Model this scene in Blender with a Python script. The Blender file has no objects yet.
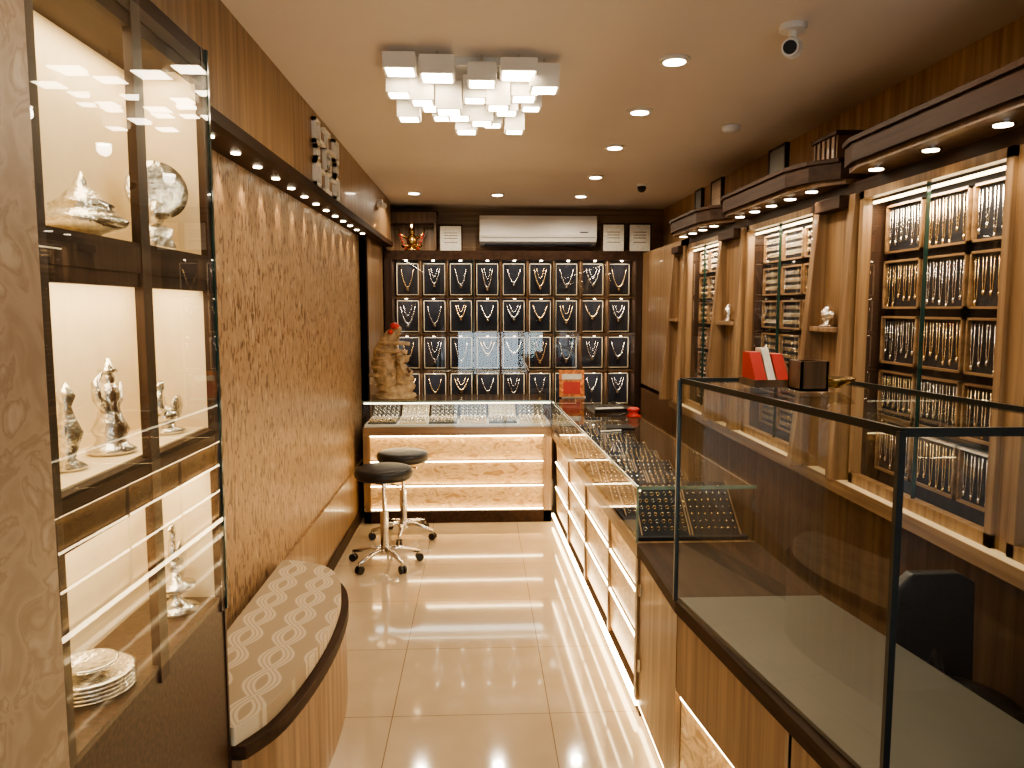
import bpy, math, random
from mathutils import Vector, Matrix
random.seed(7)
R=math.radians
# ------------------------------------------------------------------ materials
def newmat(name):
    m=bpy.data.materials.new(name); m.use_nodes=True
    nt=m.node_tree; nt.nodes.clear()
    out=nt.nodes.new('ShaderNodeOutputMaterial')
    return m,nt,out
def N(nt,t,**kw):
    n=nt.nodes.new(t)
    for k,v in kw.items():
        if k in n.inputs: n.inputs[k].default_value=v
        else: setattr(n,k,v)
    return n
def c4(c): return (c[0],c[1],c[2],1)
def ramp(nt,stops,interp='LINEAR'):
    r=nt.nodes.new('ShaderNodeValToRGB'); cr=r.color_ramp; cr.interpolation=interp
    while len(cr.elements)<len(stops): cr.elements.new(0.5)
    for e,(p,c) in zip(cr.elements,stops): e.position=p; e.color=c4(c)
    return r
def plain(name,col,rough=.5,metal=0,noise=.08,nscale=12,bump=0,spec=.5,emit=None,es=0,coat=0):
    m,nt,out=newmat(name); L=nt.links.new
    b=N(nt,'ShaderNodeBsdfPrincipled'); b.inputs['Roughness'].default_value=rough; b.inputs['Metallic'].default_value=metal
    b.inputs['Specular IOR Level'].default_value=spec; b.inputs['Coat Weight'].default_value=coat
    tc=N(nt,'ShaderNodeTexCoord'); nz=N(nt,'ShaderNodeTexNoise'); nz.inputs['Scale'].default_value=nscale; nz.inputs['Detail'].default_value=4
    L(tc.outputs['Object'],nz.inputs['Vector'])
    r=ramp(nt,[(.3,[max(0,x*(1-noise)) for x in col]),(.7,[min(1,x*(1+noise)) for x in col])])
    L(nz.outputs['Fac'],r.inputs['Fac']); L(r.outputs['Color'],b.inputs['Base Color'])
    if bump:
        bp=N(nt,'ShaderNodeBump'); bp.inputs['Strength'].default_value=bump; bp.inputs['Distance'].default_value=.01
        L(nz.outputs['Fac'],bp.inputs['Height']); L(bp.outputs['Normal'],b.inputs['Normal'])
    if emit: b.inputs['Emission Color'].default_value=c4(emit); b.inputs['Emission Strength'].default_value=es
    L(b.outputs[0],out.inputs[0]); return m
def wood(name,dark,light,axis='Z',scale=1,rough=.35,coat=.15,spec=.5):
    m,nt,out=newmat(name); L=nt.links.new
    b=N(nt,'ShaderNodeBsdfPrincipled'); b.inputs['Roughness'].default_value=rough; b.inputs['Coat Weight'].default_value=coat; b.inputs['Specular IOR Level'].default_value=spec
    tc=N(nt,'ShaderNodeTexCoord'); mp=N(nt,'ShaderNodeMapping')
    s={'X':(1.2,30,30),'Y':(30,1.2,30),'Z':(30,30,1.2)}[axis]
    mp.inputs['Scale'].default_value=[v*scale for v in s]
    L(tc.outputs['Object'],mp.inputs['Vector'])
    n1=N(nt,'ShaderNodeTexNoise'); n1.inputs['Scale'].default_value=1; n1.inputs['Detail'].default_value=5; n1.inputs['Distortion'].default_value=.3
    L(mp.outputs[0],n1.inputs['Vector'])
    r=ramp(nt,[(.32,dark),(.5,[(a+c)/2 for a,c in zip(dark,light)]),(.68,light)])
    L(n1.outputs['Fac'],r.inputs['Fac']); L(r.outputs['Color'],b.inputs['Base Color'])
    bp=N(nt,'ShaderNodeBump'); bp.inputs['Strength'].default_value=.08; bp.inputs['Distance'].default_value=.003
    L(n1.outputs['Fac'],bp.inputs['Height']); L(bp.outputs['Normal'],b.inputs['Normal'])
    L(b.outputs[0],out.inputs[0]); return m
def emis(name,col,s):
    m,nt,out=newmat(name); e=N(nt,'ShaderNodeEmission'); e.inputs[0].default_value=c4(col); e.inputs[1].default_value=s
    nt.links.new(e.outputs[0],out.inputs[0]); return m
def glass(name,tint=(.95,.98,.96),base=.06):
    m,nt,out=newmat(name); L=nt.links.new
    t=N(nt,'ShaderNodeBsdfTransparent'); t.inputs[0].default_value=c4(tint)
    g=N(nt,'ShaderNodeBsdfGlossy'); g.inputs['Roughness'].default_value=.01; g.inputs[0].default_value=(1,1,1,1)
    ge=N(nt,'ShaderNodeNewGeometry'); dt=N(nt,'ShaderNodeVectorMath',operation='DOT_PRODUCT')
    L(ge.outputs['Normal'],dt.inputs[0]); L(ge.outputs['Incoming'],dt.inputs[1])
    ab=N(nt,'ShaderNodeMath',operation='ABSOLUTE'); L(dt.outputs['Value'],ab.inputs[0])
    sb=N(nt,'ShaderNodeMath',operation='SUBTRACT'); sb.inputs[0].default_value=1; L(ab.outputs[0],sb.inputs[1])
    pw=N(nt,'ShaderNodeMath',operation='POWER'); L(sb.outputs[0],pw.inputs[0]); pw.inputs[1].default_value=5
    ma=N(nt,'ShaderNodeMath',operation='MULTIPLY_ADD'); L(pw.outputs[0],ma.inputs[0]); ma.inputs[1].default_value=.60; ma.inputs[2].default_value=base
    mx=N(nt,'ShaderNodeMixShader'); L(ma.outputs[0],mx.inputs[0]); L(t.outputs[0],mx.inputs[1]); L(g.outputs[0],mx.inputs[2])
    L(mx.outputs[0],out.inputs[0]); return m

M={}
WD,WL=(.165,.092,.045),(.36,.23,.122)
M['wood']=wood('zebrano_wood',WD,WL,'Z',1)
M['woodY']=wood('zebrano_wood_long',WD,WL,'Y',1)
M['woodX']=wood('zebrano_wood_across',WD,WL,'X',1)
M['woodLit']=wood('zebrano_wood_brightened',(.27,.16,.085),(.52,.35,.20),'Z',1)  # same zebrano, colour lightened to stand in for light missing on right wall
M['dark']=wood('wenge_wood',(.026,.013,.008),(.056,.029,.017),'Y',1,.55,0,.15)
M['darkZ']=wood('wenge_wood_upright',(.026,.013,.008),(.060,.032,.020),'Z',1,.45,0,.3)
M['mid']=wood('walnut_wood',(.085,.045,.022),(.17,.095,.048),'Z',1,.4,.05,.35)
M['ceil']=plain('ceiling_paint',(.73,.655,.585),.7,noise=.02,nscale=3)
M['black']=plain('black_velvet',(.008,.010,.018),.8,noise=.3)
M['blk']=plain('black_leather',(.012,.011,.011),.35,noise=.2,nscale=60,bump=.1)
M['chrome']=plain('chrome',(.8,.78,.75),.12,1,noise=.02)
M['gold']=plain('gold',(.90,.70,.40),.25,1,noise=.1,nscale=200)
M['silver']=plain('silver',(.80,.77,.71),.16,1,noise=.25,nscale=90,bump=.35)
M['cream']=plain('cream_laminate',(.78,.65,.44),.5,noise=.04)
M['white']=plain('white_plastic',(.82,.80,.75),.35,noise=.02)
M['greydeck']=plain('grey_frosted_deck',(.075,.072,.060),.38,noise=.05)
M['edge']=plain('glass_edge',(.02,.045,.038),.1,noise=.2,spec=.8)
M['rail']=plain('dark_metal_rail',(.03,.035,.035),.3,.6,noise=.1)
M['edgeL']=plain('polished_glass_edge',(.20,.28,.23),.12,noise=.2,spec=.8)
M['granite']=plain('brown_granite',(.06,.034,.02),.35,noise=.5,nscale=90,spec=.3)
M['red']=plain('red_paper',(.50,.03,.02),.5)
M['orange']=plain('orange_print',(.65,.20,.05),.5,noise=.7,nscale=40)
M['paper']=plain('paper',(.78,.74,.64),.6,noise=.12,nscale=60)
M['brass']=plain('brass',(.55,.36,.14),.25,1,noise=.1)
M['navy']=plain('navy_panel',(.01,.014,.05),.15,noise=.2)
M['led']=emis('warm_led',(1,.76,.42),9)
M['ledhot']=emis('warm_led_bright',(1,.75,.41),20)
M['ledsoft']=emis('warm_led_soft',(1,.82,.56),6)
M['bulb']=emis('downlight_lens',(1,.87,.65),30)
M['spot']=emis('spot_lens',(1,.83,.57),20)
M['lamp']=emis('lamp_diffuser',(1,.82,.57),26)
M['glass']=glass('clear_glass')
M['glassR']=glass('cabinet_glass',(.95,.96,.96),.07)
M['stone']=plain('carved_sandstone',(.36,.25,.14),.5,noise=.4,nscale=25,bump=1.0)
M['lampshell']=plain('white_lamp_shell',(.66,.62,.55),.4,noise=.02,emit=(1,.82,.6),es=.06)

def mk_floor():
    m,nt,out=newmat('polished_tile'); L=nt.links.new
    b=N(nt,'ShaderNodeBsdfPrincipled'); b.inputs['Roughness'].default_value=.08; b.inputs['Coat Weight'].default_value=.4; b.inputs['Coat Roughness'].default_value=.03
    tc=N(nt,'ShaderNodeTexCoord'); mp=N(nt,'ShaderNodeMapping'); mp.inputs['Location'].default_value=(.35+6.2,-2.9+6.0,0)
    L(tc.outputs['Object'],mp.inputs['Vector'])
    br=N(nt,'ShaderNodeTexBrick'); br.offset=0; br.squash=1
    br.inputs['Scale'].default_value=1; br.inputs['Brick Width'].default_value=.62; br.inputs['Row Height'].default_value=.6
    br.inputs['Mortar Size'].default_value=.0022; br.inputs['Mortar Smooth'].default_value=.1
    br.inputs['Color1'].default_value=(.52,.42,.295,1); br.inputs['Color2'].default_value=(.505,.405,.285,1); br.inputs['Mortar'].default_value=(.26,.19,.13,1)
    L(mp.outputs[0],br.inputs['Vector'])
    nz=N(nt,'ShaderNodeTexNoise'); nz.inputs['Scale'].default_value=5; nz.inputs['Detail'].default_value=6
    L(tc.outputs['Object'],nz.inputs['Vector'])
    r=ramp(nt,[(.3,(.92,.90,.87)),(.7,(1,1,1))]); L(nz.outputs['Fac'],r.inputs['Fac'])
    mx=N(nt,'ShaderNodeMix',data_type='RGBA',blend_type='MULTIPLY'); mx.inputs[0].default_value=1
    L(br.outputs['Color'],mx.inputs[6]); L(r.outputs['Color'],mx.inputs[7]); L(mx.outputs[2],b.inputs['Base Color'])
    L(b.outputs[0],out.inputs[0]); return m
M['floor']=mk_floor()
def mk_wallpaper():
    m,nt,out=newmat('embossed_wallpaper'); L=nt.links.new
    b=N(nt,'ShaderNodeBsdfPrincipled'); b.inputs['Roughness'].default_value=.42; b.inputs['Metallic'].default_value=.2
    tc=N(nt,'ShaderNodeTexCoord'); mp=N(nt,'ShaderNodeMapping'); mp.inputs['Rotation'].default_value=(R(38),0,0); mp.inputs['Scale'].default_value=(1,38,16)
    L(tc.outputs['Object'],mp.inputs['Vector'])
    nz=N(nt,'ShaderNodeTexNoise'); nz.inputs['Scale'].default_value=1.0; nz.inputs['Detail'].default_value=2; nz.inputs['Distortion'].default_value=1.0
    L(mp.outputs[0],nz.inputs['Vector'])
    r=ramp(nt,[(.39,(.13,.07,.034)),(.44,(.30,.19,.103)),(.62,(.34,.22,.122)),(.70,(.46,.325,.195))])
    L(nz.outputs['Fac'],r.inputs['Fac']); L(r.outputs['Color'],b.inputs['Base Color'])
    bp=N(nt,'ShaderNodeBump'); bp.inputs['Strength'].default_value=.6; bp.inputs['Distance'].default_value=.006
    L(nz.outputs['Fac'],bp.inputs['Height']); L(bp.outputs['Normal'],b.inputs['Normal'])
    L(b.outputs[0],out.inputs[0]); return m
M['paperwall']=mk_wallpaper()
def mk_marble(name,stops,scale=3,rough=.25,es=0,stretch=(1,1,1)):
    m,nt,out=newmat(name); L=nt.links.new
    b=N(nt,'ShaderNodeBsdfPrincipled'); b.inputs['Roughness'].default_value=rough
    tc=N(nt,'ShaderNodeTexCoord'); mp=N(nt,'ShaderNodeMapping'); mp.inputs['Scale'].default_value=stretch
    L(tc.outputs['Object'],mp.inputs['Vector'])
    nz=N(nt,'ShaderNodeTexNoise'); nz.inputs['Scale'].default_value=scale; nz.inputs['Detail'].default_value=8; nz.inputs['Distortion'].default_value=1.6
    L(mp.outputs[0],nz.inputs['Vector']); r=ramp(nt,stops); L(nz.outputs['Fac'],r.inputs['Fac']); L(r.outputs['Color'],b.inputs['Base Color'])
    if es:
        L(r.outputs['Color'],b.inputs['Emission Color']); b.inputs['Emission Strength'].default_value=es
    L(b.outputs[0],out.inputs[0]); return m
M['marble']=mk_marble('beige_marble',[(.35,(.27,.19,.125)),(.5,(.34,.25,.17)),(.55,(.25,.17,.11)),(.65,(.39,.30,.21))],9,.4)
M['onyx']=mk_marble('backlit_honey_onyx',[(.35,(.34,.18,.06)),(.5,(.62,.40,.17)),(.6,(.42,.24,.09)),(.7,(.76,.54,.27))],7,.3,.40,(1,1,2.2))
def mk_cushion():
    m,nt,out=newmat('woven_cushion_fabric'); L=nt.links.new
    b=N(nt,'ShaderNodeBsdfPrincipled'); b.inputs['Roughness'].default_value=.75
    tc=N(nt,'ShaderNodeTexCoord'); sp=N(nt,'ShaderNodeSeparateXYZ'); L(tc.outputs['Object'],sp.inputs[0])
    def mth(op,a,bv=None,cv=None):
        n=N(nt,'ShaderNodeMath',operation=op)
        for i,v in enumerate((a,bv,cv)):
            if v is None: continue
            if isinstance(v,(int,float)): n.inputs[i].default_value=v
            else: L(v,n.inputs[i])
        return n.outputs[0]
    u=mth('MULTIPLY',sp.outputs['Y'],2*math.pi/.34); s=mth('MULTIPLY',mth('SINE',u),.25)
    fv=mth('SUBTRACT',mth('FRACT',mth('MULTIPLY',sp.outputs['X'],1/.15)),.5)
    a=mth('ABSOLUTE',mth('SUBTRACT',fv,s)); c=mth('ABSOLUTE',mth('ADD',fv,s))
    mn=mth('MINIMUM',a,c)
    mn2=mth('ABSOLUTE',mth('SUBTRACT',mn,.10)); mn=mth('MINIMUM',mn,mn2)
    r=ramp(nt,[(.02,(.58,.49,.35)),(.05,(.38,.29,.19))]); L(mn,r.inputs['Fac'])
    L(r.outputs['Color'],b.inputs['Base Color']); L(b.outputs[0],out.inputs[0]); return m
M['cushion']=mk_cushion()

# ------------------------------------------------------------------ mesh builder
class MB:
    def __init__(s): s.v=[];s.f=[];s.m=[];s.sm=[];s.mats=[]
    def mi(s,k):
        if k not in s.mats: s.mats.append(k)
        return s.mats.index(k)
    def add(s,vs,fs,k,smooth=False):
        o=len(s.v); s.v+= [tuple(p) for p in vs]; i=s.mi(k)
        for f in fs: s.f.append([a+o for a in f]); s.m.append(i); s.sm.append(smooth)
        return s
    def box(s,x0,x1,y0,y1,z0,z1,k):
        if k.startswith('glass'):
            dx,dy,dz=x1-x0,y1-y0,z1-z0; m=min(dx,dy,dz)
            if m==dx: v=[(x0,y0,z0),(x0,y1,z0),(x0,y1,z1),(x0,y0,z1)]
            elif m==dy: v=[(x0,y0,z0),(x1,y0,z0),(x1,y0,z1),(x0,y0,z1)]
            else: v=[(x0,y0,z1),(x1,y0,z1),(x1,y1,z1),(x0,y1,z1)]
            return s.add(v,[(0,1,2,3)],k)
        v=[(x0,y0,z0),(x1,y0,z0),(x1,y1,z0),(x0,y1,z0),(x0,y0,z1),(x1,y0,z1),(x1,y1,z1),(x0,y1,z1)]
        f=[(0,3,2,1),(4,5,6,7),(0,1,5,4),(1,2,6,5),(2,3,7,6),(3,0,4,7)]
        return s.add(v,f,k)
    def wallq(s,p,q,z0,z1,k):
        return s.add([(p[0],p[1],z0),(q[0],q[1],z0),(q[0],q[1],z1),(p[0],p[1],z1)],[(0,1,2,3)],k)
    def flat(s,poly,z,k):
        return s.add([(x,y,z) for x,y in poly],[tuple(range(len(poly)))],k)
    def prism(s,poly,a0,a1,k,axis='z'):
        n=len(poly)
        def P(p,a):
            return {'z':(p[0],p[1],a),'y':(p[0],a,p[1]),'x':(a,p[0],p[1])}[axis]
        v=[P(p,a0) for p in poly]+[P(p,a1) for p in poly]
        f=[tuple(range(n))[::-1],tuple(range(n,2*n))]+[(i,(i+1)%n,(i+1)%n+n,i+n) for i in range(n)]
        return s.add(v,f,k)
    def cyl(s,p0,p1,r0,k,r1=None,n=16,smooth=True):
        if r1 is None: r1=r0
        p0=Vector(p0);p1=Vector(p1); d=(p1-p0).normalized()
        a=d.orthogonal().normalized(); b=d.cross(a)
        v=[]
        for p,r in ((p0,r0),(p1,r1)):
            for i in range(n):
                t=2*math.pi*i/n; v.append(p+a*r*math.cos(t)+b*r*math.sin(t))
        s.add(v,[(i,(i+1)%n,(i+1)%n+n,i+n) for i in range(n)],k,smooth)
        s.add(v[:n],[tuple(range(n))[::-1]],k); s.add(v[n:],[tuple(range(n))],k); return s
    def lathe(s,c,prof,k,n=24,sx=1,sy=1,rot=None):
        v=[]
        for r,z in prof:
            for i in range(n):
                t=2*math.pi*i/n; p=Vector((r*math.cos(t)*sx,r*math.sin(t)*sy,z))
                if rot: p=rot@p
                v.append(p+Vector(c))
        f=[]
        for j in range(len(prof)-1):
            for i in range(n): f.append((j*n+i,j*n+(i+1)%n,(j+1)*n+(i+1)%n,(j+1)*n+i))
        f.append(tuple(range(n))[::-1]); f.append(tuple(range((len(prof)-1)*n,len(prof)*n)))
        return s.add(v,f,k,True)
    def ell(s,c,r,k,n=14,m=8,rot=None):
        prof=[(math.sin(math.pi*j/m)*1.0+1e-4,-math.cos(math.pi*j/m)) for j in range(m+1)]
        v=[]
        for q,z in prof:
            for i in range(n):
                t=2*math.pi*i/n; p=Vector((q*math.cos(t)*r[0],q*math.sin(t)*r[1],z*r[2]))
                if rot: p=rot@p
                v.append(p+Vector(c))
        f=[]
        for j in range(m):
            for i in range(n): f.append((j*n+i,j*n+(i+1)%n,(j+1)*n+(i+1)%n,(j+1)*n+i))
        return s.add(v,f,k,True)
    def tube(s,path,r,k,n=5,closed=False):
        path=[Vector(p) for p in path]; L=len(path); v=[]
        rr=r if isinstance(r,(list,tuple)) else [r]*L
        ref=Vector((.31,.52,.79))
        for i,p in enumerate(path):
            if closed: d=path[(i+1)%L]-path[i-1]
            else: d=path[min(i+1,L-1)]-path[max(i-1,0)]
            d.normalize(); a=d.cross(ref).normalized(); b=d.cross(a)
            for j in range(n):
                t=2*math.pi*j/n; v.append(p+(a*math.cos(t)+b*math.sin(t))*rr[i])
        f=[]
        for i in range(L if closed else L-1):
            i2=(i+1)%L
            for j in range(n): f.append((i*n+j,i*n+(j+1)%n,i2*n+(j+1)%n,i2*n+j))
        if not closed: f.append(tuple(range(n))[::-1]); f.append(tuple(range((L-1)*n,L*n)))
        return s.add(v,f,k,True)
    def build(s,name,bevel=0):
        me=bpy.data.meshes.new(name); me.from_pydata(s.v,[],s.f)
        for k in s.mats: me.materials.append(M[k])
        me.polygons.foreach_set('material_index',s.m); me.polygons.foreach_set('use_smooth',s.sm); me.update()
        o=bpy.data.objects.new(name,me); bpy.context.collection.objects.link(o)
        if bevel:
            b=o.modifiers.new('bevel','BEVEL'); b.width=bevel; b.segments=2; b.limit_method='ANGLE'
        return o
def arealight(name,loc,size,sizey,power,col,rot=(0,0,0)):
    l=bpy.data.lights.new(name,'AREA'); l.shape='RECTANGLE'; l.size=size; l.size_y=sizey; l.energy=power; l.color=col
    o=bpy.data.objects.new(name,l); o.location=loc; o.rotation_euler=rot; bpy.context.collection.objects.link(o); return o
def spotlight(name,loc,power,col,angle=100,rot=(0,0,0),blend=.6,r=.03):
    l=bpy.data.lights.new(name,'SPOT'); l.energy=power; l.color=col; l.spot_size=R(angle); l.spot_blend=blend; l.shadow_soft_size=r
    o=bpy.data.objects.new(name,l); o.location=loc; o.rotation_euler=rot; bpy.context.collection.objects.link(o); return o
WARM=(1,.79,.53); WARM2=(1,.75,.46)

# ------------------------------------------------------------------ shell
CZ=2.55
MB().box(-1.4,1.95,-2.1,7.7,-.1,0,'floor').build('floor')
MB().box(-1.4,1.95,-2.1,7.7,CZ,CZ+.1,'ceil').build('ceiling')
MB().box(-1.3,-1.12,-2,7.5,0,CZ,'mid').build('wall_left')
MB().box(1.78,1.95,-2,7.5,0,CZ,'woodLit').build('wall_right')
MB().box(-1.3,1.95,7.5,7.65,0,CZ,'woodX').build('wall_back')
w=MB(); w.box(-1.3,-.5,-2.1,-2,0,CZ,'mid'); w.box(1.36,1.95,-2.1,-2,0,CZ,'mid'); w.box(-.5,1.36,-2.1,-2,2.0,CZ,'mid'); w.build('wall_front')
d=MB(); F0,F1=-.5,1.36; DO=.075
d.box(F0,F0+.04,-2.07+DO,-2.03+DO,0,2,'dark'); d.box(F1-.04,F1,-2.07+DO,-2.03+DO,0,2,'dark'); d.box(F0+.04,F1-.04,-2.07+DO,-2.03+DO,1.95,2,'dark'); d.box(F0+.04,F1-.04,-2.07+DO,-2.03+DO,0,.05,'dark'); d.box(.41,.45,-2.07+DO,-2.03+DO,.05,1.95,'dark')
d.box(F0+.04,F1-.04,-2.05+DO,-2.04+DO,.05,1.10,'glass'); d.box(F0+.04,F1-.04,-2.052+DO,-2.045+DO,1.10,1.95,'navy')  # dark upper panel is unseen, added so daylight reflects only from below
for x in (.36,.50): d.cyl((x,-1.98+DO,.8),(x,-1.98+DO,1.3),.012,'chrome'); d.cyl((x,-2.03+DO,.85),(x,-1.98+DO,.85),.008,'chrome'); d.cyl((x,-2.03+DO,1.25),(x,-1.98+DO,1.25),.008,'chrome')
d.build('door_1')
MB().box(-1.119,-.93,2.035,6.05,.42,2.15,'paperwall').build('trim_5')
MB().box(-1.119,-.915,2.035,6.05,0,.42,'wood').build('trim_1')
t=MB(); t.box(-1.119,-.80,2.035,7.095,2.19,CZ,'wood'); t.box(-1.119,-.785,2.035,7.095,2.15,2.19,'dark'); t.build('trim_2')
t=MB(); t.box(-1.119,-.88,6.05,7.095,0,2.15,'wood'); t.box(-1.119,-.87,6.05,6.08,0,2.15,'dark'); t.build('trim_3')
t=MB(); t.box(-1.119,-.72,1.2,2.03,2.24,CZ,'wood'); t.box(-.719,-.70,1.2,1.72,2.30,CZ,'navy'); t.build('trim_4')
MB().box(-1.119,-.66,-.4,1.195,0,CZ,'marble').build('marble_pillar')
MB().box(-.915,-.90,3.5,6.05,0,.08,'dark').build('baseboard_left')
s=MB()
for i in range(14):
    y=2.3+i*.27
    s.cyl((-.865,y,2.149),(-.865,y,2.144),.016,'spot',n=12)
    spotlight('wallwasher_light',(-.88,y,2.135),3.8,WARM2,62,(0,R(10),0),.7,.012)
s.build('wallwasher_downlights')

# ------------------------------------------------------------------ left display cabinet
c=MB(); X0,X1=-.87,-.69
c.box(-1.118,X0,1.2,2.02,.84,2.18,'cream')
c.box(X0,X1,2.0,2.02,.84,2.18,'cream')
c.box(-1.118,X1+.004,2.02,2.03,0,2.24,'darkZ')
c.box(-1.118,X1+.004,1.2,2.02,2.18,2.24,'dark')
c.box(X0,X1,1.2,1.22,.84,2.18,'cream')
for z0,z1 in ((1.67,1.73),(1.22,1.29)):
    c.box(X0,X1+.004,1.2,2.02,z0,z1,'dark'); c.box(X0,X1-.02,1.22,2.0,z1,z1+.004,'cream')
c.box(-1.118,X1,1.2,2.02,0,.84,'granite')
for y0,y1 in ((1.2,1.262),(1.607,1.650),(1.995,2.03)):
    c.box(X1-.012,X1+.006,y0,y1,.80,2.24,'darkZ')
c.box(X1+.004,X1+.022,1.197,1.209,0,CZ,'edge')
c.box(X1+.006,X1+.012,2.018,2.03,.80,2.24,'edge')
for z0,z1 in ((.84,1.22),(1.29,1.67),(1.73,2.18)):
    c.box(X1-.024,X1,1.22,2.0,z1-.028,z1,'dark')
    c.box(X1-.038,X1-.025,1.24,2.0,z1-.012,z1-.002,'led')
c.box(X1+.012,X1+.016,1.21,2.01,.84,2.2,'glass')
c.build('display_cabinet')
for z1 in (1.22,1.67,2.18):
    arealight('niche_light',(-.775,1.62,z1-.015),.10,.7,2.8,WARM2,(0,R(10),0))

def silver(name,c,prof,n=24,k='silver',extra=None,sx=1,sy=1):
    b=MB(); b.lathe(c,prof,k,n,sx,sy)
    if extra: extra(b,Vector(c))
    return b.build(name)
silver('silver_lidded_dish',(-.78,1.57,1.735),[(.03,0),(.035,.01),(.075,.02),(.085,.035),(.07,.045),(.055,.06),(.06,.065),(.035,.08),(.03,.09),(.014,.1),(.012,.11),(.003,.13)])
def plateextra(b,c):
    rot=Matrix.Rotation(R(80),3,'X')
    b.lathe(c+Vector((0,0.02,.14)),[(.001,0),(.05,.004),(.068,.012),(.071,.018),(.05,.012),(.001,.01)],'silver',30,rot=Matrix.Rotation(R(35),3,'Z')@rot)
    b.ell(c+Vector((.02,-.03,.085)),(.02,.025,.03),'silver')
silver('silver_plate_on_stand',(-.775,1.89,1.735),[(.045,0),(.05,.01),(.04,.03),(.045,.05),(.03,.06),(.01,.065)],extra=plateextra)
def figx(b,c):
    b.tube([c+Vector((0,-.01,.09)),c+Vector((.0,-.05,.12)),c+Vector((0,-.055,.155)),c+Vector((0,-.03,.17))],[.012,.01,.008,.005],'silver',8)
    b.tube([c+Vector((0,.01,.09)),c+Vector((0,.045,.11)),c+Vector((0,.05,.145))],[.012,.009,.006],'silver',8)
    b.ell(c+Vector((0,0,.155)),(.014,.014,.02),'silver'); b.ell(c+Vector((0,0,.12)),(.022,.025,.035),'silver')
    b.lathe(c+Vector((0,0,.17)),[(.018,0),(.02,.006),(.01,.014),(.004,.03)],'silver',12)
silver('silver_dancer_figurine',(-.78,1.64,1.295),[(.045,0),(.05,.008),(.035,.018),(.028,.03),(.038,.05),(.026,.075),(.02,.095),(.022,.11),(.008,.13)],extra=figx)
silver('silver_bud_vase',(-.78,1.47,1.295),[(.03,0),(.033,.006),(.012,.02),(.022,.05),(.028,.07),(.015,.1),(.01,.12),(.018,.14),(.012,.15),(.003,.165)])
def swan(b,c):
    b.ell(c+Vector((0,0,.045)),(.028,.045,.026),'silver')
    b.tube([c+Vector((0,-.03,.05)),c+Vector((0,-.05,.075)),c+Vector((0,-.045,.10)),c+Vector((0,-.03,.115)),c+Vector((0,-.035,.125)),c+Vector((0,-.055,.12))],[.014,.010,.008,.008,.009,.003],'silver',8)
    for sx in (-1,1): b.ell(c+Vector((sx*.02,.012,.065)),(.006,.035,.028),'silver')
silver('silver_swan_figurine',(-.765,1.90,1.295),[(.035,0),(.04,.008),(.02,.015),(.015,.025),(.008,.04)],extra=swan)
b=MB()
for i in range(5):
    b.lathe((-.78,1.50,.842+i*.008),[(.05,0),(.080,.004),(.085,.009),(.080,.010),(.05,.007),(.001,.006)],'silver',30)
b.lathe((-.78,1.50,.884),[(.03,0),(.05,.012),(.055,.02),(.05,.02),(.03,.01),(.001,.009)],'silver',26); b.build('silver_plate_stack')
def pea(b,c):
    b.tube([c+Vector((0,0,.12)),c+Vector((0,-.01,.16)),c+Vector((0,.0,.2)),c+Vector((0,-.008,.22)),c+Vector((0,-.03,.215))],[.014,.01,.007,.009,.002],'silver',8)
    b.ell(c+Vector((0,.01,.12)),(.02,.03,.025),'silver')
    b.ell(c+Vector((0,.045,.12)),(.008,.03,.05),'silver')
silver('silver_peacock_lamp',(-.765,1.90,.842),[(.05,0),(.055,.01),(.03,.02),(.012,.035),(.018,.05),(.045,.06),(.05,.07),(.02,.075),(.012,.09),(.008,.11)],extra=pea)

# ------------------------------------------------------------------ bench
def curve_pts(off=0):
    P=[(-.66,2.035),(-.60,2.15),(-.565,2.3),(-.54,2.5),(-.53,2.7),(-.535,2.9),(-.555,3.08),(-.60,3.25),(-.68,3.38),(-.80,3.45),(-.91,3.47)]
    out=[]
    for i in range(len(P)-1):
        p0=Vector(P[max(i-1,0)]);p1=Vector(P[i]);p2=Vector(P[i+1]);p3=Vector(P[min(i+2,len(P)-1)])
        for t in (0,.25,.5,.75):
            out.append(.5*((2*p1)+(-p0+p2)*t+(2*p0-5*p1+4*p2-p3)*t*t+(-p0+3*p1-3*p2+p3)*t**3))
    out.append(Vector(P[-1])); return [(max(p.x+off,-.905) if off<0 else p.x, p.y+(off*.6 if p.y>3.2 else 0)) for p in out]
b=MB(); cp=curve_pts()
b.prism([(-.914,2.034)]+cp,0.0,.36,'wood')
b.prism([(-.914,2.034)]+[(x+.012,y) for x,y in cp],.36,.40,'dark')
cc=curve_pts(-.018)
b.build('curved_bench',.003)
q=MB(); q.prism([(-.905,2.04)]+cc,.401,.455,'cushion'); o=q.build('bench_cushion',.018)
o.modifiers['bevel'].segments=4

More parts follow.
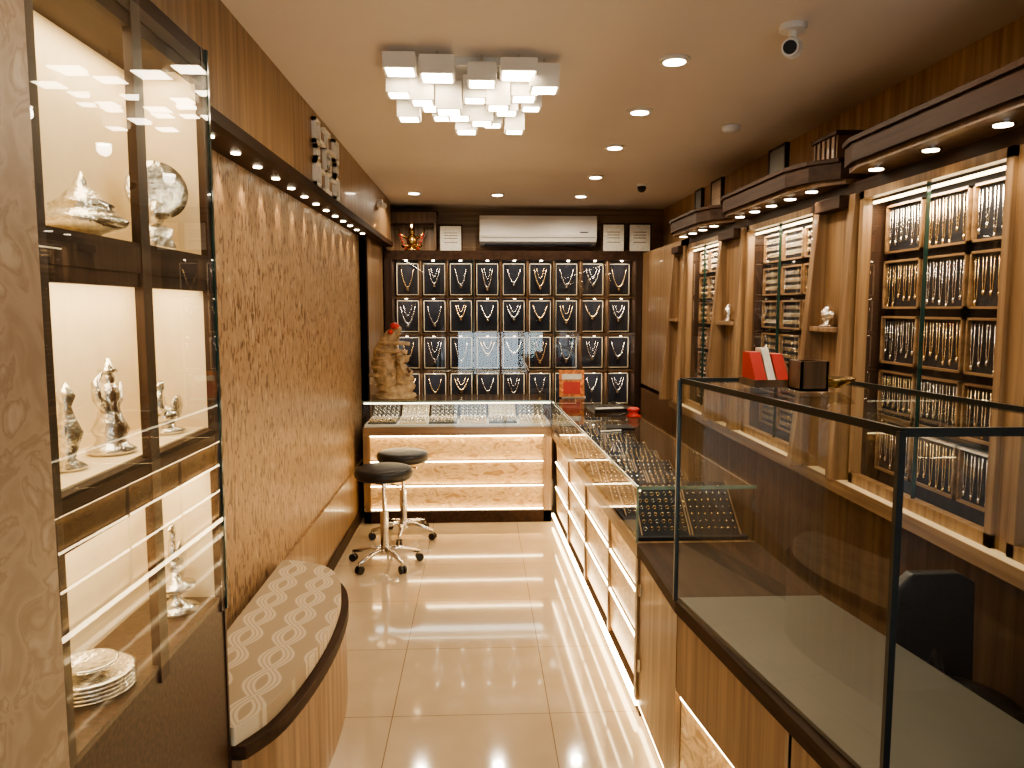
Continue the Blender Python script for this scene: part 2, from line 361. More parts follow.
# ------------------------------------------------------------------ stools
def stool(c,seatz,ang):
    x,y=c; b=MB()
    b.lathe((x,y,seatz),[(.10,-.075),(.165,-.07),(.178,-.055),(.18,-.03),(.172,-.008),(.15,0),(.05,.002),(.001,.002)],'blk',36)
    b.cyl((x,y,seatz-.10),(x,y,seatz-.075),.06,'chrome'); b.cyl((x,y,.30),(x,y,seatz-.09),.014,'chrome'); b.cyl((x,y,.09),(x,y,.34),.026,'chrome')
    b.cyl((x,y,.07),(x,y,.11),.035,'chrome')
    for i in range(5):
        a=ang+i*2*math.pi/5; ex,ey=x+.22*math.cos(a),y+.22*math.sin(a)
        b.tube([(x,y,.10),(x+.1*math.cos(a),y+.1*math.sin(a),.095),(ex,ey,.065)],[.02,.016,.012],'chrome',8)
        b.cyl((ex,ey,.04),(ex,ey,.07),.008,'chrome',n=8)
        px,py=-math.sin(a),math.cos(a)
        for sg in (-1,1): b.cyl((ex+px*.006*sg,ey+py*.006*sg,.025),(ex+px*.018*sg,ey+py*.018*sg,.025),.025,'blk',n=14)
    b.cyl((x,y,seatz-.1),(x+.1,y-.05,seatz-.11),.005,'chrome',n=8)
    return b.build('swivel_stool')
stool((-.60,4.72),.62,.3); stool((-.54,5.30),.61,.9)

# ------------------------------------------------------------------ counters
def lerp(a,b,t): return a+(b-a)*t
b=MB(); YB=5.64; BX0,BX1=-.865,.53
b.box(BX0,BX1,YB+.06,YB+.50,.0,.66,'mid')
b.box(BX0,BX1,YB,YB+.50,.66,.72,'woodX'); b.box(BX0,BX0+.05,YB,YB+.06,0,.66,'wood'); b.box(BX1-.06,BX1,YB,YB+.06,0,.66,'wood')
b.box(BX0,BX1,YB+.0,YB+.06,.0,.09,'dark')
zz=[(.10,.26),(.285,.445),(.47,.645)]
for z0,z1 in zz:
    b.add([(BX0+.05,YB+.055,z0),(BX1-.06,YB+.055,z0),(BX1-.06,YB+.04,z1),(BX0+.05,YB+.04,z1)],[(0,1,2,3)],'onyx')
for z in (.27,.455,.093): b.box(BX0+.05,BX1-.06,YB+.03,YB+.04,z-.002,z+.006,'ledhot')
b.box(BX0+.05,BX1-.06,YB+.012,YB+.03,.650,.659,'ledhot')
b.build('rear_counter',.0015)
g=MB()
g.box(BX0,BX1,YB,YB+.5,.91,.92,'glass'); g.box(BX0,BX1,YB,YB+.006,.72,.91,'glass')
g.box(BX0,BX1,YB-.002,YB,.912,.921,'edgeL')
g.box(BX1-.004,BX1,YB-.002,YB+.006,.72,.92,'edge'); g.box(BX0,BX1,YB+.49,YB+.5,.72,.91,'mid')
g.box(BX0+.01,BX1-.01,YB+.02,YB+.48,.722,.74,'white')
g.box(BX0+.01,BX1-.01,YB+.012,YB+.022,.895,.905,'ledsoft')
g.build('rear_counter_glass_case')
arealight('case_light',(-.17,YB+.2,.905),1.3,.1,2,(1,.92,.80))
j=MB()
def ring(b,c,r,k,ax=0,t=.0018,n=10):
    c=Vector(c); pts=[]
    for i in range(n):
        a=2*math.pi*i/n
        pts.append(c+(Vector((r*math.cos(a),0,r*math.sin(a))) if ax==0 else (Vector((0,r*math.cos(a),r*math.sin(a))) if ax==1 else Vector((r*math.cos(a),r*math.sin(a),0)))))
    b.tube(pts,t,k,4,True)
for i in range(6):
    x0=BX0+.03+i*.225
    j.box(x0,x0+.21,YB+.05,YB+.25,.741,.752,'cream' if i%2 else 'greydeck'); 
    for a in range(8):
        for cc_ in range(5):
            ring(j,(x0+.015+a*.0255,YB+.07+cc_*.04,.765),.010,'gold' if (i+cc_)%3==0 else 'silver',0,.004)
    j.add([(x0,YB+.28,.745),(x0+.21,YB+.28,.745),(x0+.21,YB+.44,.84),(x0,YB+.44,.84)],[(0,1,2,3)],'greydeck' if i%3!=1 else 'cream')
    for a in range(6):
        for cc_ in range(4):
            ring(j,(x0+.02+a*.034,YB+.285+cc_*.037,.762+cc_*.022),.012,'silver',0,.004)
j.build('ring_trays')

def sx(y): return lerp(.60,.53,(y-2.86)/(5.64-2.86)) if y>=2.86 else (lerp(.735,.61,(y-1.30)/(2.28-1.30)) if y<2.28 else lerp(.61,.60,(y-2.28)/.58))
SW=.46
b=MB()
b.prism([(sx(2.86)+.06,2.86),(sx(2.86)+SW,2.86),(.53+SW,6.14),(.53+.06,6.14)],0,.64,'mid')
b.prism([(sx(2.86),2.86),(sx(2.86)+SW,2.86),(.53+SW,6.14),(.531,6.14),(.531,5.64)],.64,.70,'woodY')
b.prism([(sx(2.86)+.02,2.86),(sx(2.86)+.07,2.86),(.60,5.64),(.55,5.64)],0,.05,'dark')
bounds=[2.86,3.55,4.25,4.95,5.64]
for i in range(4):
    y0,y1=bounds[i],bounds[i+1]
    for z0,z1 in ((.075,.25),(.275,.44),(.465,.63)):
        b.add([(sx(y0)+.042,y0,z0),(sx(y1)+.042,y1,z0),(sx(y1)+.034,y1,z1),(sx(y0)+.034,y0,z1)],[(0,1,2,3)],'onyx')
    for z in (.262,.452): b.prism([(sx(y0)+.030,y0+.02),(sx(y0)+.036,y0+.02),(sx(y1)+.036,y1),(sx(y1)+.030,y1)],z-.004,z+.006,'ledhot')
    b.prism([(sx(y0)+.012,y0+.02),(sx(y0)+.025,y0+.02),(sx(y1)+.025,y1),(sx(y1)+.012,y1)],.630,.639,'ledhot')
    b.prism([(sx(y0)+.027,y0),(sx(y0)+.06,y0),(sx(y0)+.06,y0+.02),(sx(y0)+.0265,y0+.02)],.05,.64,'mid')
b.prism([(sx(2.86)+.002,2.86),(sx(2.86)+.02,2.86),(.55,5.64),(.534,5.64)],.046,.064,'ledhot')
b.prism([(sx(2.86)+.004,2.861),(sx(2.86)+.10,2.861),(sx(2.86)+.10,2.90),(sx(2.86)+.004,2.90)],.065,.64,'wood')
b.build('side_counter')
g=MB()
x0,x1=sx(2.87),.531
g.flat([(x0,2.87),(x0+SW,2.87),(x1+SW,6.14),(x1,6.14)],.92,'glass')
g.wallq((x0,2.87),(x1,5.64),.70,.91,'glass')
g.wallq((x0,2.868),(x0+SW,2.868),.70,.91,'glass')
g.prism([(x0-.004,2.865),(x0,2.865),(x1,5.64),(x1-.004,5.64)],.910,.922,'edgeL'); g.box(x0,x0+SW,2.862,2.866,.908,.921,'edgeL')
g.box(x0-.003,x0+.005,2.862,2.87,.70,.92,'edgeL')
g.prism([(x0+SW-.01,2.87),(x0+SW,2.87),(x1+SW,5.64),(x1+SW-.01,5.64)],.70,.91,'mid')
g.prism([(x0+.01,2.88),(x0+SW-.02,2.88),(x1+SW-.02,5.6),(x1+.01,5.6)],.701,.715,'black')
g.prism([(x0+.012,2.9),(x0+.02,2.9),(x1+.02,5.6),(x1+.012,5.6)],.893,.903,'ledsoft')
g.build('side_counter_glass_case')
j=MB()
y=3.19
ti=1
def tray(xb,y,h,kind,rows=7,dy=.033,L=.24):
    j.add([(xb,y,.716),(xb+.185,y,.716),(xb+.185,y+L,.716+h),(xb,y+L,.716+h)],[(0,1,2,3)],'black')
    for xs in (xb-.004,xb+.185):
        j.prism([(y-.006,.716),(y+L+.006,.714+h),(y+L+.006,.72+h),(y-.006,.722)],xs,xs+.004,'woodY','x')
    for a in range(7):
        for r_ in range(rows):
            yy=y+.02+r_*dy; z=.716+h*(yy-y)/L+.006
            if kind: ring(j,(xb+.015+a*.026,yy,z),.007,'gold' if (a+r_)%3 else 'silver',0,.0025,8)
            else: j.ell((xb+.015+a*.026,yy,z),(.005,.005,.005),'silver' if r_%2 else 'gold',6,4)
for c_ in range(2): tray(sx(2.9)+.03+c_*.20,2.90,.165,c_==0,7,.026,.20)
while y<5.5:
    xa=sx(y)+.03
    for c_ in range(2): tray(xa+c_*.20,y,.084,(ti+c_)%2)
    y+=.27; ti+=1
j.build('jewellery_trays')
arealight('case_light',(.80,4.3,.90),.08,2.4,1.8,(1,.88,.72))

# near counter + tall glass case
A=(.60,2.28);B=(.735,1.30); NW=.46
b=MB()
b.prism([(.64,2.858),(.64+.42,2.858),(A[0]+NW+.01,2.28),(B[0]+NW+.01,1.0),(B[0]+.08,1.0),(A[0]+.05,2.28)],0,.64,'mid')
b.prism([(sx(2.86)+.0,2.858),(1.06,2.858),(A[0]+NW+.01,2.28),(B[0]+NW+.06,.9),(B[0]+.03,.9),(A[0],2.28)],.66,.70,'dark')
def nx(y): return lerp(.77,.60,(y-.9)/(2.28-.9)) if y<2.28 else .60
for y0,y1,kind in ((2.30,2.85,'w'),(1.62,2.29,'w2'),(.95,1.61,'g')):
    if kind=='w':
        b.prism([(nx(y0)+.012,y0),(nx(y0)+.05,y0),(nx(y1)+.05,y1),(nx(y1)+.012,y1)],.06,.66,'wood')
    else:
        b.prism([(nx(y0)+.012,y0),(nx(y0)+.05,y0),(nx(y1)+.05,y1),(nx(y1)+.012,y1)],.40,.66,'wood')
        b.prism([(nx(y0)+.03,y0),(nx(y0)+.05,y0),(nx(y1)+.05,y1),(nx(y1)+.03,y1)],.06,.40,'onyx')
        b.prism([(nx(y0)+.02,y0+.02),(nx(y0)+.032,y0+.02),(nx(y1)+.032,y1-.02),(nx(y1)+.02,y1-.02)],.385,.398,'ledhot')
        b.prism([(nx(y0)+.01,y0),(nx(y0)+.05,y0),(nx(y0)+.05,y0+.04),(nx(y0)+.01,y0+.04)],.06,.66,'wood')
b.prism([(nx(.95)+.03,.95),(nx(.95)+.06,.95),(.66,2.28),(.66,2.86),(.63,2.86),(.63,2.28)],0,.06,'dark')
b.prism([(nx(.95)+.015,.95),(nx(.95)+.029,.95),(.629,2.28),(.629,2.86),(.615,2.86),(.615,2.28)],.046,.06,'ledhot')
for z in (.2,.5): b.cyl((.611,2.83,z),(.611,2.83,z+.05),.008,'chrome',n=8)
b.build('near_counter')
g=MB(); TZ=1.385
Ar=(A[0]+NW,2.28);Br=(B[0]+NW,1.30)
g.flat([A,B,Br,Ar],TZ,'glass')
def sheet(p,q,z0,z1,k,t=.006):
    d=(Vector(q)-Vector(p)).normalized(); n=Vector((-d.y,d.x))*t
    g.prism([p,q,(q[0]+n.x,q[1]+n.y),(p[0]+n.x,p[1]+n.y)],z0,z1,k)
g.wallq(A,B,.70,TZ-.01,'glass'); g.wallq(B,Br,.70,TZ-.01,'glass'); g.wallq(A,Ar,.70,TZ-.01,'glass')
for p,q in ((A,B),(B,Br),(Br,Ar),(Ar,A)): sheet(p,q,TZ-.010,TZ+.006,'rail',.007)
for p in (B,A,): g.box(p[0]-.006,p[0]+.006,p[1]-.006,p[1]+.006,.70,TZ,'rail')
g.prism([(A[0]+.01,2.27),(B[0]+.012,1.31),(Br[0]-.005,1.31),(Ar[0]-.005,2.27)],.701,.712,'greydeck')
g.build('tall_glass_showcase')

b=MB(); z=TZ+.007
b.box(.72,.83,1.98,2.10,z,z+.02,'mid'); 
b.add([(.72,1.98,z+.02),(.82,1.98,z+.02),(.82,2.05,z+.08),(.72,2.05,z+.08)],[(0,1,2,3)],'mid')
b.prism([(1.98,z+.02),(2.08,z+.02),(2.08,z+.10),(2.04,z+.10)],.755,.775,'paper','x'); b.prism([(1.98,z+.02),(2.08,z+.02),(2.08,z+.085),(2.03,z+.085)],.78,.81,'red','x'); b.prism([(1.975,z+.02),(2.08,z+.02),(2.08,z+.09),(2.03,z+.09)],.72,.750,'red','x')
b.build('brochure_holder')
b=MB(); 
b.box(.80,.87,1.88,1.96,z,z+.006,'mid')
for a in ((.80,.806,1.88,1.96),(.864,.87,1.88,1.96),(.80,.87,1.88,1.886),(.80,.87,1.954,1.96)): b.box(*a,z,z+.075,'mid')
b.build('wooden_pen_box')
b=MB(); b.lathe((.93,1.98,z),[(.02,0),(.024,.004),(.05,.018),(.055,.026),(.052,.026),(.02,.01),(.001,.008)],'brass'); b.build('brass_bowl')

# ------------------------------------------------------------------ right wall cabinetry
FX=1.5
bays=[(1.15,2.06,2,5),(2.13,3.00,3,5),(3.40,4.28,3,6),(4.75,5.52,3,6)]
w=MB(); WX=1.779
w.box(FX,WX,-.5,7.09,0,.86,'mid'); w.box(FX-.06,WX,-.5,5.75,.86,.90,'cream'); w.box(FX-.065,FX-.06,-.5,5.75,.855,.905,'woodY')
w.box(FX,WX,-.5,5.75,2.05,2.10,'dark')
edges=[-.5]+[v for bb in bays for v in bb[:2]]+[7.09]
for i in range(0,len(edges),2):
    w.box(FX,WX,edges[i],edges[i+1],.90,2.05 if i<len(edges)-2 else 2.10,'wood')
for y0,y1,_,_ in bays:
    w.box(1.60,WX,y0,y1,.90,2.05,'black')
    w.box(FX+.02,1.60,y1-.012,y1-.001,.90,2.02,'darkZ'); w.box(FX+.02,1.60,y0+.001,y0+.012,.90,2.02,'darkZ')
    for (a0,a1,z0,z1) in ((y0,y0+.03,.9,2.05),(y1-.03,y1,.9,2.05),(y0,y1,2.02,2.05),(y0,y1,.9,.94)):
        w.box(FX-.015,FX+.02,a0,a1,z0,z1,'wood')
    w.box(FX+.022,FX+.032,y0+.03,y1-.03,2.0,2.010,'led')
    w.box(FX+.004,FX+.008,y0+.03,y1-.03,.94,2.02,'glassR')
    ym=(y0+y1)/2; w.box(FX-.004,FX+.01,ym-.002,ym+.002,.94,2.02,'edge')
w.build('jewellery_display_cabinets')
for y0,y1,_,_ in bays[1:]:
    arealight('bay_light',(1.535,(y0+y1)/2,2.0),.04,y1-y0-.1,5.0,WARM,(0,R(-8),0))
f=MB()
for y0,y1 in ((3.03,3.36),(4.32,4.71),(5.56,5.85)):
    f.prism([(FX,.90),(FX-.125,.90),(FX-.105,1.1),(FX-.035,2.05),(FX,2.05)],y1-.05,y1,'wood','y')
    f.prism([(FX,.90),(FX-.075,.90),(FX-.065,1.1),(FX-.02,2.05),(FX,2.05)],y0,y0+.05,'wood','y')
    f.box(FX-.065,FX,y0+.05,y1-.05,1.5,1.52,'wood'); f.box(FX-.06,FX,y0+.05,y1-.05,2.0,2.05,'dark')
f.build('tapered_wood_fins',.002)
def canopy(y0,y1,n):
    b=MB(); 
    pl=[(WX,y0),(1.46,y0),(1.37,y0+.1),(1.33,y0+.25) if y0>2 else (1.33,y0+.2),(1.33,y1-.12),(1.36,y1),(WX,y1)]
    b.prism(pl,2.12,2.20,'dark'); b.prism([(x if x>1.7 else x-.012,y) for x,y in pl],2.188,2.204,'dark'); b.prism([(x if x>1.7 else x+.02,y) for x,y in pl],2.10,2.12,'mid')
    for i in range(n):
        y=y0+.18+(y1-y0-.3)*i/(n-1)
        b.cyl((1.42,y,2.10),(1.42,y,2.093),.032,'chrome',n=18); b.cyl((1.42,y,2.093),(1.42,y,2.091),.024,'spot',n=18)
        spotlight('canopy_spot',(1.42,y,2.085),3.5,WARM,110)
    return b.build('lit_canopy')
canopy(.9,2.88,6); canopy(3.12,4.33,5); canopy(4.5,5.5,4)
def upath(cy,zt,w,dp,x,n=9):
    return [(x,cy+w*math.sin(math.pi*(t-.5)*.98),zt-dp*(math.sin(math.pi*t)**.6)) for t in [i/(n-1) for i in range(n)]]
j=MB()
for bi,(y0,y1,nc,nr) in enumerate(bays):
    H=1.05; ph=H/nr; pw=(y1-y0-.08)/nc
    for c_ in range(nc):
        for r_ in range(nr):
            a0=y0+.04+c_*pw+.010; a1=a0+pw-.020; z0=.955+r_*ph+.012; z1=z0+ph-.028
            j.box(1.58,1.598,a0,a1,z0,z1,'black')
            for q in ((a0,a1,z0,z0+.008),(a0,a1,z1-.008,z1),(a0,a0+.008,z0,z1),(a1-.008,a1,z0,z1)): j.box(1.565,1.585,*q,'woodY')
            n=6 if bi<2 else 7
            for k in range(n):
                cy=a0+.028+(a1-a0-.056)*k/(n-1)
                if bi<2:
                    dp=(z1-z0)*random.uniform(.6,.85)
                    kk='gold' if (r_+c_)%2 else 'silver'
                    j.tube(upath(cy,z1-.02,.008,dp,1.573),.0022,kk,4)
                    j.ell((1.571,cy,z1-.02-dp),(.004,.006,.009),kk,6,4)
                else:
                    for zz_ in (.25,.5,.75):
                        ring(j,(1.574,cy,lerp(z0,z1,zz_)),.009,'silver' if (k+c_)%2 else 'gold',1,.0028,8)
j.build('hanging_gold_chains')
b=MB(); b.lathe((1.465,3.2,1.521),[(.03,0),(.033,.005),(.015,.012),(.02,.03),(.03,.05),(.02,.07),(.006,.09)],'silver',16); b.ell((1.465,3.17,1.57),(.012,.03,.018),'silver'); b.build('silver_figurine')
b=MB(); b.lathe((1.465,4.5,1.521),[(.03,0),(.033,.005),(.012,.02),(.028,.05),(.02,.08),(.004,.1)],'silver',16); b.build('silver_urn')
def frame(c,w,h,axis,k='paper',fr='dark',tilt=0,name='picture_frame'):
    b=MB(); x,y,z=c; t=.012
    if axis=='x':
        b.box(x,x+.015,y-w/2,y+w/2,z,z+h,fr); b.box(x-.004,x,y-w/2+t,y+w/2-t,z+t,z+h-t,k)
        for q in ((y-w/2,y-w/2+t,z,z+h),(y+w/2-t,y+w/2,z,z+h),(y-w/2,y+w/2,z,z+t),(y-w/2,y+w/2,z+h-t,z+h)): b.box(x-.008,x+.005,*q,fr)
    else:
        b.box(x-w/2,x+w/2,y,y+.015,z,z+h,fr); b.box(x-w/2+t,x+w/2-t,y-.004,y,z+t,z+h-t,k)
        for q in ((x-w/2,x-w/2+t,z,z+h),(x+w/2-t,x+w/2,z,z+h),(x-w/2,x+w/2,z,z+t),(x-w/2,x+w/2,z+h-t,z+h)): b.box(q[0],q[1],y-.008,y+.005,q[2],q[3],fr)
        for zz_ in (.35,.5,.6,.7): b.box(x-w*.28,x+w*.28,y-.0045,y-.004,z+h*zz_-.003,z+h*zz_+.003,'mid')
    return b.build(name)
frame((1.5,3.9,2.206),.22,.20,'x','greydeck'); frame((1.5,4.9,2.206),.22,.2,'x','woodY'); frame((1.5,5.3,2.206),.16,.2,'x','greydeck')
b=MB(); b.box(1.45,1.6,3.14,3.36,2.206,2.30,'mid'); b.box(1.44,1.61,3.13,3.37,2.30,2.315,'dark')
for i in range(5): b.box(1.445,1.45,3.15+i*.045,3.16+i*.045,2.206,2.30,'dark')
b.build('storage_basket')

# ------------------------------------------------------------------ back display
DY=7.1; BY=7.499
b=MB()
b.box(-.868,1.5,DY,BY,2.04,2.12,'dark'); b.box(-.868,-.80,DY,BY,0,2.04,'darkZ'); b.box(1.44,1.5,DY,BY,0,2.04,'darkZ'); b.box(-.80,1.44,DY,BY,0,.66,'mid')
b.box(-.80,1.44,7.40,BY,.66,2.04,'black')
NC,NR=9,4; PW=2.24/NC; PH=(2.04-.66)/NR
for i in range(1,NC): x=-.80+i*PW; b.box(x-.008,x+.008,DY+.02,7.4,.66,2.04,'mid')
for r_ in range(NR+0): z=.66+r_*PH; b.box(-.80,1.44,DY+.02,7.4,z-.009,z+.009,'mid')
for i in range(NC):
    for r_ in range(NR):
        a0=-.80+i*PW+.022;a1=a0+PW-.044; z0=.66+r_*PH+.025; z1=z0+PH-.05
        for q in ((a0,a1,z0,z0+.007),(a0,a1,z1-.007,z1),(a0,a0+.007,z0,z1),(a1-.007,a1,z0,z1)): b.box(q[0],q[1],7.30,7.315,q[2],q[3],'cream')
        b.box(a0,a1,7.315,7.33,z0,z1,'black')
        b.cyl(((a0+a1)/2,DY+.06,z1+.022),((a0+a1)/2,DY+.06,z1+.012),.012,'spot',n=8)
b.box(-.80,1.44,DY+.01,DY+.014,.66,2.04,'glassR')
for x in (-.06,.69): b.box(x-.004,x+.004,DY+.004,DY+.014,.66,2.04,'edge')
b.build('necklace_display_cabinet')
for r_ in range(NR): arealight('display_light',(.32,DY+.06,.66+(r_+1)*PH-.02),2.2,.05,8,(1,.87,.72),(R(30),0,0))
j=MB()
for i in range(NC):
    for r_ in range(NR):
        cx=-.80+(i+.5)*PW; zt=.66+(r_+1)*PH-.055; w_=random.uniform(.05,.075); dp=random.uniform(.12,.2)*(1 if r_ else .8)
        pts=[]; n=15
        for t in range(n):
            u=-1+2*t/(n-1); pts.append((cx+w_*math.copysign(abs(u)**.8,u),7.290-.01*(1-u*u),zt-dp*(1-abs(u)**1.6)))
        k='gold' if random.random()<.5 else 'silver'
        big=random.choice((.5,1))
        rr=[.0048+.006*(1-abs(-1+2*t/(n-1)))*big for t in range(n)]
        j.tube(pts,rr,k,5)
        j.ell((cx,7.283,zt-dp-.012),(.015,.007,.02),k,8,5)
        if i%2==r_%2:
            pts2=[(x*.0+cx+(x-cx)*.6,y-.003,zt-(zt-z)*.6) for x,y,z in pts]; j.tube(pts2,.0038,k,4)
j.build('gold_necklaces')

b=MB(); ax0,ax1=-.0,1.10
prof=[(BY,2.19),(7.36,2.19),(7.30,2.22),(7.285,2.28),(7.285,2.42),(7.31,2.46),(BY,2.47)]
b.prism(prof,ax0,ax1,'white','x'); b.box(ax0+.05,ax1-.05,7.295,7.36,2.183,2.20,'black'); b.box(ax0+.01,ax1-.01,7.283,7.286,2.255,2.259,'mid'); b.box(ax1-.16,ax1-.08,7.282,7.285,2.30,2.31,'black')
b.build('air_conditioner',.006)
frame((-.27,7.3,2.121),.22,.25,'y',name='certificate_frame'); frame((1.26,7.3,2.121),.22,.27,'y',name='certificate_frame'); frame((1.51,7.3,2.121),.22,.27,'y',name='certificate_frame')
b=MB(); b.box(-.86,-.40,7.22,7.48,2.38,2.48,'mid'); b.box(-.87,-.39,7.21,7.48,2.48,2.49,'dark'); b.box(-.86,-.84,7.22,7.48,2.121,2.38,'mid'); b.box(-.42,-.40,7.22,7.48,2.121,2.38,'mid'); b.box(-.84,-.42,7.44,7.48,2.121,2.38,'wood'); b.build('shrine_shelf')
b=MB(); c0=Vector((-.63,7.28,2.122)); b.lathe(c0,[(.07,0),(.075,.015),(.04,.03),(.03,.05)],'brass')
b.ell(c0+Vector((0,0,.10)),(.05,.035,.06),'brass'); b.ell(c0+Vector((0,0,.175)),(.03,.028,.035),'brass'); b.lathe(c0+Vector((0,0,.2)),[(.03,0),(.02,.02),(.004,.05)],'brass',12)
for s_ in (-1,1):
    b.tube([c0+Vector((s_*.04,0,.12)),c0+Vector((s_*.10,0,.15)),c0+Vector((s_*.12,0,.21))],[.014,.01,.008],'brass',7)
    b.ell(c0+Vector((s_*.06,0,.05)),(.04,.03,.02),'brass')
    for k in range(5): b.ell(c0+Vector((s_*(.06+.012*k),-.02,.03+.03*k)),(.012,.012,.012),'red',8,5)
b.build('deity_idol')
spotlight('idol_light',(-.63,7.27,2.375),6,WARM2,130)

# ------------------------------------------------------------------ sculpture on rear counter
b=MB(); c0=Vector((-.64,YB+.22,.921))
b.lathe(c0,[(.14,0),(.155,.012),(.15,.03),(.12,.045),(.14,.065),(.15,.09),(.13,.115),(.10,.12)],'stone',28,1,.8)
pts=[];rad=[]
P=[(.0,.10,.11),(-.045,.17,.12),(-.07,.25,.115),(-.075,.33,.095),(-.06,.40,.075),(-.03,.46,.058),(.005,.50,.045),(.03,.515,.03),(.05,.51,.012)]
for i in range(len(P)-1):
    for t in (0,.34,.67):
        q=[lerp(P[i][k],P[i+1][k],t) for k in range(3)]
        pts.append(c0+Vector((q[0],0,q[1]))); rad.append(q[2]*(1.06 if t==.34 else .97))
b.tube(pts,rad,'stone',18)
for i in range(5): b.tube([c0+Vector((-.10+.02*i+.16*math.sin(a),-.06-.03*math.cos(a),.16+.06*i+.02*math.cos(a))) for a in (-.6,-.2,.2,.6,1.0)],.014,'stone',7)
b.ell(c0+Vector((.06,-.06,.15)),(.08,.07,.05),'stone'); b.ell(c0+Vector((.05,-.07,.215)),(.05,.05,.055),'stone'); b.ell(c0+Vector((.04,-.08,.295)),(.036,.034,.042),'stone')
b.lathe(c0+Vector((.04,-.08,.32)),[(.034,0),(.026,.02),(.012,.04),(.003,.055)],'stone',12)
b.tube([c0+Vector((.04,-.11,.29)),c0+Vector((.05,-.13,.25)),c0+Vector((.07,-.13,.21)),c0+Vector((.09,-.12,.20))],[.014,.012,.009,.006],'stone',8)
for s_ in (-1,1): b.ell(c0+Vector((.04+s_*.045,-.075,.30)),(.026,.008,.03),'stone'); b.tube([c0+Vector((.05+s_*.04,-.08,.23)),c0+Vector((.05+s_*.08,-.10,.2)),c0+Vector((.05+s_*.06,-.13,.18))],.013,'stone',8)
b.ell(c0+Vector((-.0,-.03,.545)),(.035,.035,.025),'red'); b.ell(c0+Vector((-.03,-.05,.50)),(.02,.025,.02),'red')
b.build('conch_ganesha_sculpture')

b=MB(); b.box(.62,.80,5.78,5.80,.921,.93,'white'); b.prism([(5.77,.93),(5.775,.93),(5.815,1.13),(5.81,1.13)],.60,.79,'orange','x'); b.prism([(5.768,.95),(5.77,.95),(5.792,1.04),(5.790,1.04)],.63,.76,'red','x'); b.prism([(5.790,1.06),(5.792,1.06),(5.800,1.10),(5.798,1.10)],.62,.77,'paper','x'); b.build('offer_poster_stand')
b=MB(); b.prism([(.74,4.9),(.98,4.95),(.97,5.2),(.72,5.14)],.921,.945,'blk'); b.prism([(.76,4.93),(.94,4.97),(.93,5.02),(.75,4.98)],.945,.948,'white')
for i in range(4):
    for k in range(3): b.box(.77+i*.045,.80+i*.045,5.03+k*.035,5.055+k*.035,.945,.95,'greydeck')
b.build('desk_calculator')
b=MB(); b.lathe((.96,4.75,.921),[(.045,0),(.05,.006),(.03,.015),(.028,.03),(.03,.035)],'red',20); b.ell((.96,4.75,.965),(.04,.035,.018),'red'); b.tube([(.92,4.72,.95),(.86,4.72,.93),(.80,4.76,.926)],.006,'blk',6); b.build('red_tape_dispenser')
b=MB(); b.box(.70,.86,4.2,4.34,.921,.935,'blk'); b.cyl((.66,4.15,.926),(.78,4.19,.926),.004,'white',n=8); b.build('display_pad')

# ------------------------------------------------------------------ ceiling fixtures
for (x,y) in ((.75,3.03),(.776,3.8),(.80,4.63),(.84,5.66),(.86,6.62),(-.54,6.5),(.15,6.56),(.75,1.9),(-.3,1.0),(.75,.6)):
    b=MB(); b.lathe((x,y,CZ-.012),[(.055,0),(.06,.004),(.06,.0118)],'white',28); b.cyl((x,y,CZ-.0125),(x,y,CZ-.014),.042,'bulb',n=24); b.build('recessed_downlight')
    spotlight('downlight_lamp',(x,y,CZ-.04),18 if y>1.5 else 11,(1,.84,.63),166,r=.04,blend=.3)
b=MB(); x,y=1.06,2.66
b.cyl((x,y,CZ),(x,y,CZ-.02),.045,'white',n=24); b.cyl((x,y,CZ-.02),(x,y,CZ-.05),.015,'white'); b.ell((x,y,CZ-.075),(.035,.035,.035),'white'); b.cyl((x,y,CZ-.075),(x-.03,y-.055,CZ-.09),.028,'white',n=20); b.cyl((x-.03,y-.055,CZ-.09),(x-.031,y-.057,CZ-.0905),.022,'blk',n=20); b.build('cctv_camera')
b=MB(); x,y=1.25,6.0
b.cyl((x,y,CZ),(x,y,CZ-.02),.04,'white',n=20); b.ell((x,y,CZ-.03),(.035,.035,.035),'blk'); b.build('cctv_camera')
b=MB(); b.cyl((-.80,6.2,2.42),(-.76,6.2,2.42),.03,'white'); b.cyl((-.77,6.24,2.41),(-.74,6.12,2.39),.022,'white'); b.build('cctv_camera')
b=MB(); b.lathe((1.32,4.1,CZ-.03),[(.035,0),(.045,.01),(.05,.03)],'white',24); b.build('smoke_detector')

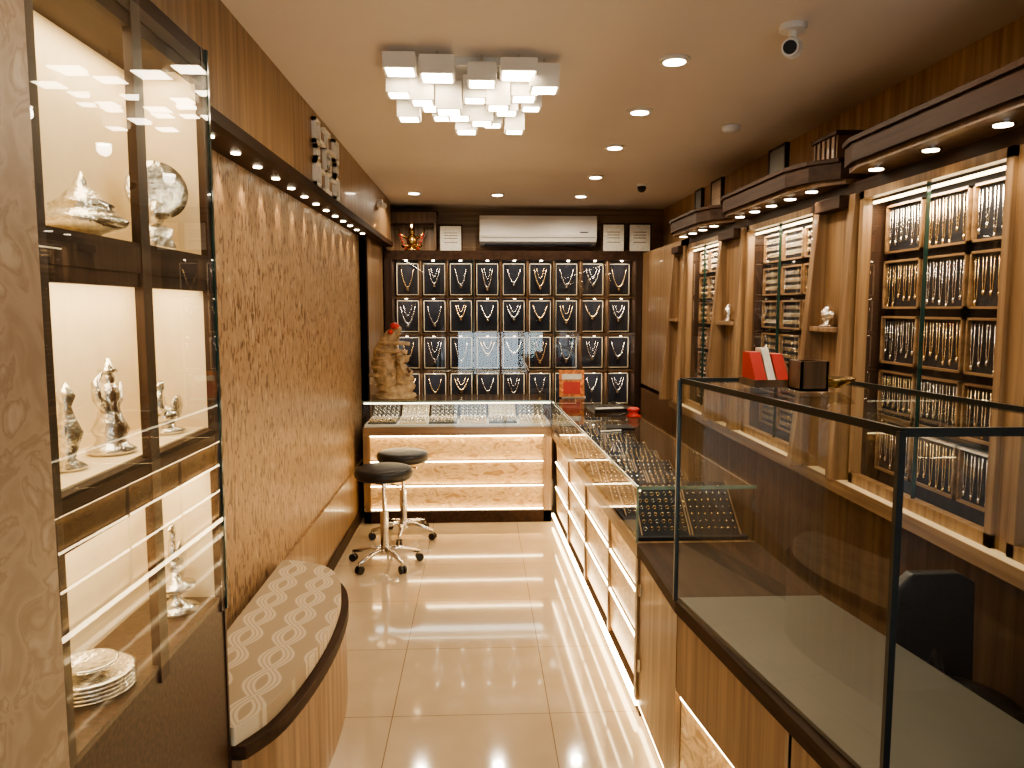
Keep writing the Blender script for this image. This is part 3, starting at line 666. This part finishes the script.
# chandelier
b=MB(); cx,cy=-.035,3.16; K=.92
b.box(cx-.22,cx+.22,cy-.12,cy+.16,CZ-.03,CZ,'white')
def cube(x,y,s,zb,zt):
    s*=K; x=x*K+cx;y=y*K+cy
    b.box(x-s/2,x+s/2,y-s/2,y+s/2,zb+.003,zt,'lampshell'); b.box(x-s/2+.010,x+s/2-.010,y-s/2+.010,y+s/2-.010,zb,zb+.003,'lamp')
    b.cyl((x,y,zt),(x,y,CZ),.006,'chrome',n=6)
L=[(-.28,-.20,.13,2.47,2.53),(-.13,-.20,.14,2.45,2.52),(.05,-.16,.12,2.44,2.51),(.20,-.17,.15,2.47,2.52),(.31,-.12,.12,2.43,2.52),
   (-.30,-.06,.10,2.42,2.50),(-.20,-.07,.10,2.39,2.49),(-.09,-.05,.11,2.36,2.47),(.02,-.03,.10,2.41,2.50),(.12,-.04,.10,2.38,2.48),(.23,-.02,.11,2.42,2.50),
   (-.27,.08,.10,2.36,2.46),(-.16,.07,.11,2.40,2.50),(-.05,.10,.10,2.37,2.46),(.05,.10,.10,2.35,2.45),(.16,.09,.10,2.39,2.49),(.27,.10,.09,2.41,2.5),
   (-.02,.22,.10,2.34,2.44),(.10,.23,.09,2.37,2.46),(.20,.21,.09,2.34,2.43),(-.13,.2,.09,2.39,2.48)]
for a in L: cube(*a)
b.build('cube_chandelier',.002)

# fretwork on frieze
b=MB(); X=-.80; t=.018
def sq(y,z,s_):
    h=s_/2
    for q in ((y-h,y+h,z-h,z-h+t),(y-h,y+h,z+h-t,z+h),(y-h,y-h+t,z-h,z+h),(y+h-t,y+h,z-h,z+h)): b.box(X,X+.02,*q,'white')
CY,CZ2=4.12,2.35
sq(CY,CZ2,.14); sq(CY,CZ2,.06)
for a in (-1,1):
    for c_ in (-1,1): sq(CY+a*.25,CZ2+c_*.10,.12); b.box(X,X+.018,CY+a*.13-.06,CY+a*.13+.06,CZ2+c_*.07-.01,CZ2+c_*.07+.01,'white')
    sq(CY+a*.25,CZ2,.07); b.box(X,X+.018,CY-.01,CY+.01,CZ2+a*.07,CZ2+a*.15,'white'); b.box(X,X+.018,CY-.08,CY+.08,CZ2+a*.15-.01,CZ2+a*.15+.01,'white')
b.build('fretwork_wall_emblem')

# ------------------------------------------------------------------ staff-side chair
b=MB(); x,y=1.335,1.98
b.ell((x,y,.5),(.15,.17,.045),'blk',20,8)
b.prism([(x-.13,.50),(x+.12,.50),(x+.11,.80),(x+.06,.83),(x-.08,.83),(x-.12,.79)],y+.14,y+.18,'blk','y')
b.cyl((x,y,.12),(x,y,.47),.025,'chrome')
b.cyl((x,y+.1,.48),(x,y+.16,.6),.02,'blk')
for i in range(5):
    a=i*2*math.pi/5+.5; b.tube([(x,y,.13),(x+.13*math.cos(a),y+.13*math.sin(a),.06)],[.02,.013],'blk',6); b.cyl((x+.13*math.cos(a)-.01,y+.13*math.sin(a),.025),(x+.13*math.cos(a)+.01,y+.13*math.sin(a),.025),.025,'blk',n=12)
b.build('office_chair',.01)

# ------------------------------------------------------------------ world + camera
wd=bpy.data.worlds.new('world'); bpy.context.scene.world=wd; wd.use_nodes=True
bg=wd.node_tree.nodes['Background']; bg.inputs[0].default_value=(.78,.9,1,1); bg.inputs[1].default_value=6.0
cam=bpy.data.cameras.new('camera'); cam.lens=27.04; cam.sensor_width=36; cam.clip_start=.02
co=bpy.data.objects.new('camera',cam); bpy.context.collection.objects.link(co)
co.location=(0,0,1.6); co.rotation_euler=(R(90-5.65),0,R(-2.38))
sc=bpy.context.scene; sc.camera=co
sc.view_settings.view_transform='AgX'; sc.view_settings.look='AgX - Medium High Contrast'; sc.view_settings.exposure=0.2
